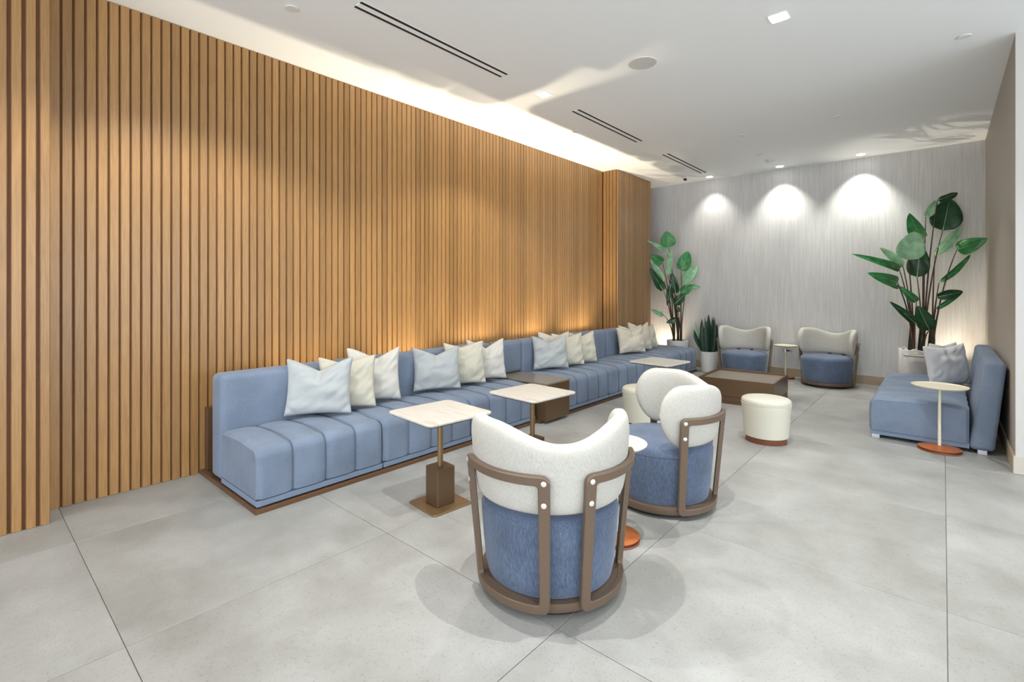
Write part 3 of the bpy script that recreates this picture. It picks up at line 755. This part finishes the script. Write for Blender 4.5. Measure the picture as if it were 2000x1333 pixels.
R_LEAVES = [
((-0.005, 8.652, 2.18), (0.061, 8.75, 2.613), 0.366, 'leaf_dark', 1, 0.05, 0.15, 10),
((-0.056, 8.607, 2.587), (0.146, 8.718, 2.672), 0.122, 'leaf_dark', 1, 0.05, 0.5, 60),
((-0.175, 8.569, 2.371), (-0.077, 8.615, 2.584), 0.123, 'leaf_pale', 1, 0.05, 0.3, 30),
((-0.198, 8.416, 2.087), (-0.329, 8.168, 2.394), 0.202, 'leaf', 1, 0.08, 0.45, -20),
((-0.339, 8.159, 1.784), (-0.272, 8.151, 2.15), 0.318, 'leaf_pale', 0, 0.1, 0.2, 0),
((-0.259, 8.402, 1.562), (-0.228, 8.39, 1.992), 0.257, 'leaf_dark', 1, 0.05, 0.2, 0),
((-0.427, 8.148, 1.654), (-0.885, 7.613, 1.86), 0.114, 'leaf', 0, 0.16, 0.8, 20),
((-0.398, 8.307, 1.699), (-0.637, 8.163, 1.961), 0.122, 'leaf_pale', 0, 0.1, 0.4, 20),
((-0.444, 8.067, 1.493), (-0.726, 7.686, 1.615), 0.159, 'leaf', 0, 0.1, 0.35, 0),
((-0.442, 8.335, 1.427), (-0.565, 8.226, 1.475), 0.062, 'leaf', 0, 0.1, 0.5, 0),
((-0.259, 8.229, 1.241), (-0.42, 8.021, 1.446), 0.113, 'leaf', 0, 0.12, 0.5, 0),
((-0.274, 8.216, 0.963), (-0.515, 7.871, 1.25), 0.113, 'leaf_dark', 0, 0.1, 0.6, 10),
((-0.13, 8.343, 0.87), (-0.247, 8.173, 1.196), 0.212, 'leaf_dark', 1, 0.08, 0.2, 0),
((0.133, 8.507, 1.913), (0.41, 8.378, 2.028), 0.21, 'leaf', 2, 0.1, 0.35, 10),
((-0.04, 8.488, 1.487), (0.264, 8.688, 1.857), 0.087, 'leaf', 2, 0.12, 0.7, 20),
((-0.065, 8.4, 1.301), (0.191, 8.491, 1.374), 0.133, 'leaf_dark', 2, 0.15, 0.4, 0),
((-0.071, 8.461, 1.139), (0.182, 8.551, 1.354), 0.067, 'leaf', 2, 0.1, 0.6, 0),
((-0.083, 8.651, 1.858), (0.186, 8.713, 2.244), 0.144, 'leaf_pale', 2, 0.1, 0.4, 20),
]
R_ROOTS = [(-0.29, 8.42, 0.56), (-0.2, 8.44, 0.56), (-0.11, 8.44, 0.56)]
#ENDLEAF
# ---- left tall plant
pl = thing('tall_leaf_plant', 'tall broad-leaved potted plant in the far left corner by the slatted wall', 'plant', (-3.60, 8.62, 0))
PLO = (-3.60, 8.62, 0)
def wobpot(a, z): return 1 + 0.05 * abs(math.cos(2 * a)) ** 3
obj('pot', lathe([(0.135, 0.0), (0.155, 0.02), (0.178, 0.30), (0.183, 0.485), (0.176, 0.49), (0.168, 0.485), (0.165, 0.44)], 32, True, wob=wobpot), M['pot'], pl, True, 40)
obj('pebbles', lathe([(0.166, 0.44), (0.10, 0.475), (0.02, 0.48)], 24), M['soil'], pl)
plant(pl, PLO, L_LEAVES, L_ROOTS, 0.46)
# ---- right tall plant
RPO = (-0.235, 8.47, 0)
pr = thing('tall_leaf_plant', 'taller broad-leaved plant with dark top leaf in the right corner planter', 'plant', RPO)
def scal(a, z): return 1 + 0.04 * abs(math.cos(2 * a)) ** 2
bm = bmesh.new(); rings = []; npt = 72
for rr, z in ((0.165, 0.0), (0.185, 0.02), (0.205, 0.35), (0.20, 0.60), (0.19, 0.612), (0.18, 0.60), (0.178, 0.54)):
    ring = []
    for i in range(npt):
        a = 2 * PI * i / npt; c, s_ = math.cos(a), math.sin(a)
        x = rr * 1.12 * math.copysign(abs(c) ** 0.7, c); y = rr * 0.95 * math.copysign(abs(s_) ** 0.7, s_)
        zz = z + (0.012 * math.sin(a * 14) if z > 0.55 else 0)
        ring.append(bm.verts.new((x, y, zz)))
    rings.append(ring)
for a, b in zip(rings, rings[1:]):
    for i in range(npt): bm.faces.new((a[i], a[(i + 1) % npt], b[(i + 1) % npt], b[i]))
bm.faces.new(rings[0][::-1]); bm.faces.new(rings[-1])
obj('pot', bm, M['pot'], pr, True, 45)
obj('pebbles', lathe([(0.17, 0.54), (0.12, 0.575), (0.02, 0.58)], 24), M['soil'], pr)
for x, y in ((-0.29, 8.44), (-0.19, 8.46), (-0.09, 8.47)):
    x -= 0.03
    bm = tube([(x - RPO[0], y - RPO[1], 0.55), (x - RPO[0] + 0.008, y - RPO[1], 0.75), (x - RPO[0] + 0.012, y - RPO[1] + 0.01, 0.98)], [0.042, 0.036, 0.022], 10)
    obj('trunk', bm, M['trunk'], pr, True)
plant(pr, RPO, R_LEAVES, R_ROOTS, 0.6)
for k, (x, y) in enumerate(((-3.66, 8.60), (-3.60, 8.64), (-3.53, 8.60))):
    obj('trunk', tube([(x + 3.60, y - 8.62, 0.45), (x + 3.605, y - 8.62, 0.70), (x + 3.61, y - 8.61, 0.9)], [0.026, 0.022, 0.014], 8), M['trunk'], pl, True)
# ---- snake plant
sn = thing('snake_plant', 'low spiky snake plant in a white faceted pot beside the far left armchair', 'plant', (-3.00, 8.50, 0))
def facet(a, z): return 1.0 / math.cos(((a + z * 1.2) % (PI / 4)) - PI / 8) * 0.96
obj('pot', lathe([(0.11, 0.0), (0.122, 0.01), (0.138, 0.18), (0.142, 0.345), (0.134, 0.348), (0.13, 0.31)], 32, True, wob=facet), M['pot'], sn, True, 25)
obj('pebbles', lathe([(0.13, 0.31), (0.06, 0.33), (0.01, 0.33)], 20), M['soil'], sn)
rn = random.Random(5)
SN = [(0.0, 0.0, 0.66), (0.05, -0.03, 0.62), (-0.06, 0.02, 0.60), (-0.12, 0.03, 0.58), (0.12, 0.02, 0.61), (-0.30, 0.0, 0.40), (-0.24, 0.04, 0.53), (0.33, 0.02, 0.46), (0.20, -0.05, 0.22), (-0.17, -0.04, 0.50), (0.02, 0.05, 0.64), (0.10, 0.05, 0.56), (-0.04, -0.05, 0.63), (0.07, -0.06, 0.58), (-0.10, -0.06, 0.55), (0.16, 0.0, 0.50)]
camR = Vector((math.cos(R(41.3)), math.sin(R(41.3)), 0)); camF = Vector((-math.sin(R(41.3)), math.cos(R(41.3)), 0))
for i, (lx, ly, hh) in enumerate(SN):
    a = Vector((0, 0, 0.32)) + camR * max(-0.09, min(0.09, lx * 0.55)) + camF * ly
    tip = Vector((0, 0, 0.32 + hh)) + camR * lx * 0.85 + camF * (ly * 1.6)
    bm = bmesh.new(); n = 10; rows = []
    side = (camR * math.cos(i * 1.3) * 0.5 + camR * 0.7 + camF * math.sin(i * 1.3) * 0.5).normalized()
    dd = (tip - a)
    for k in range(n + 1):
        s = k / n; c = a + dd * s + camR * (0.03 * lx * math.sin(PI * s) * 3)
        w_ = 0.027 * (0.55 + 0.9 * math.sin(PI * (s * 0.62 + 0.12))) * (1 - max(0, (s - 0.6) / 0.4) ** 1.6) + 0.0006
        nn = side.cross(dd.normalized())
        rows.append([bm.verts.new(c - side * w_ + nn * 0.008 * (1 - s)), bm.verts.new(c - nn * 0.004), bm.verts.new(c + side * w_ + nn * 0.008 * (1 - s))])
    for p, q in zip(rows, rows[1:]):
        for k in range(2): bm.faces.new((p[k], p[k + 1], q[k + 1], q[k]))
    o = obj('leaf', bm, M['leaf_pale'] if i == 6 else M['snake'], sn, True); thick(o, 0.003)
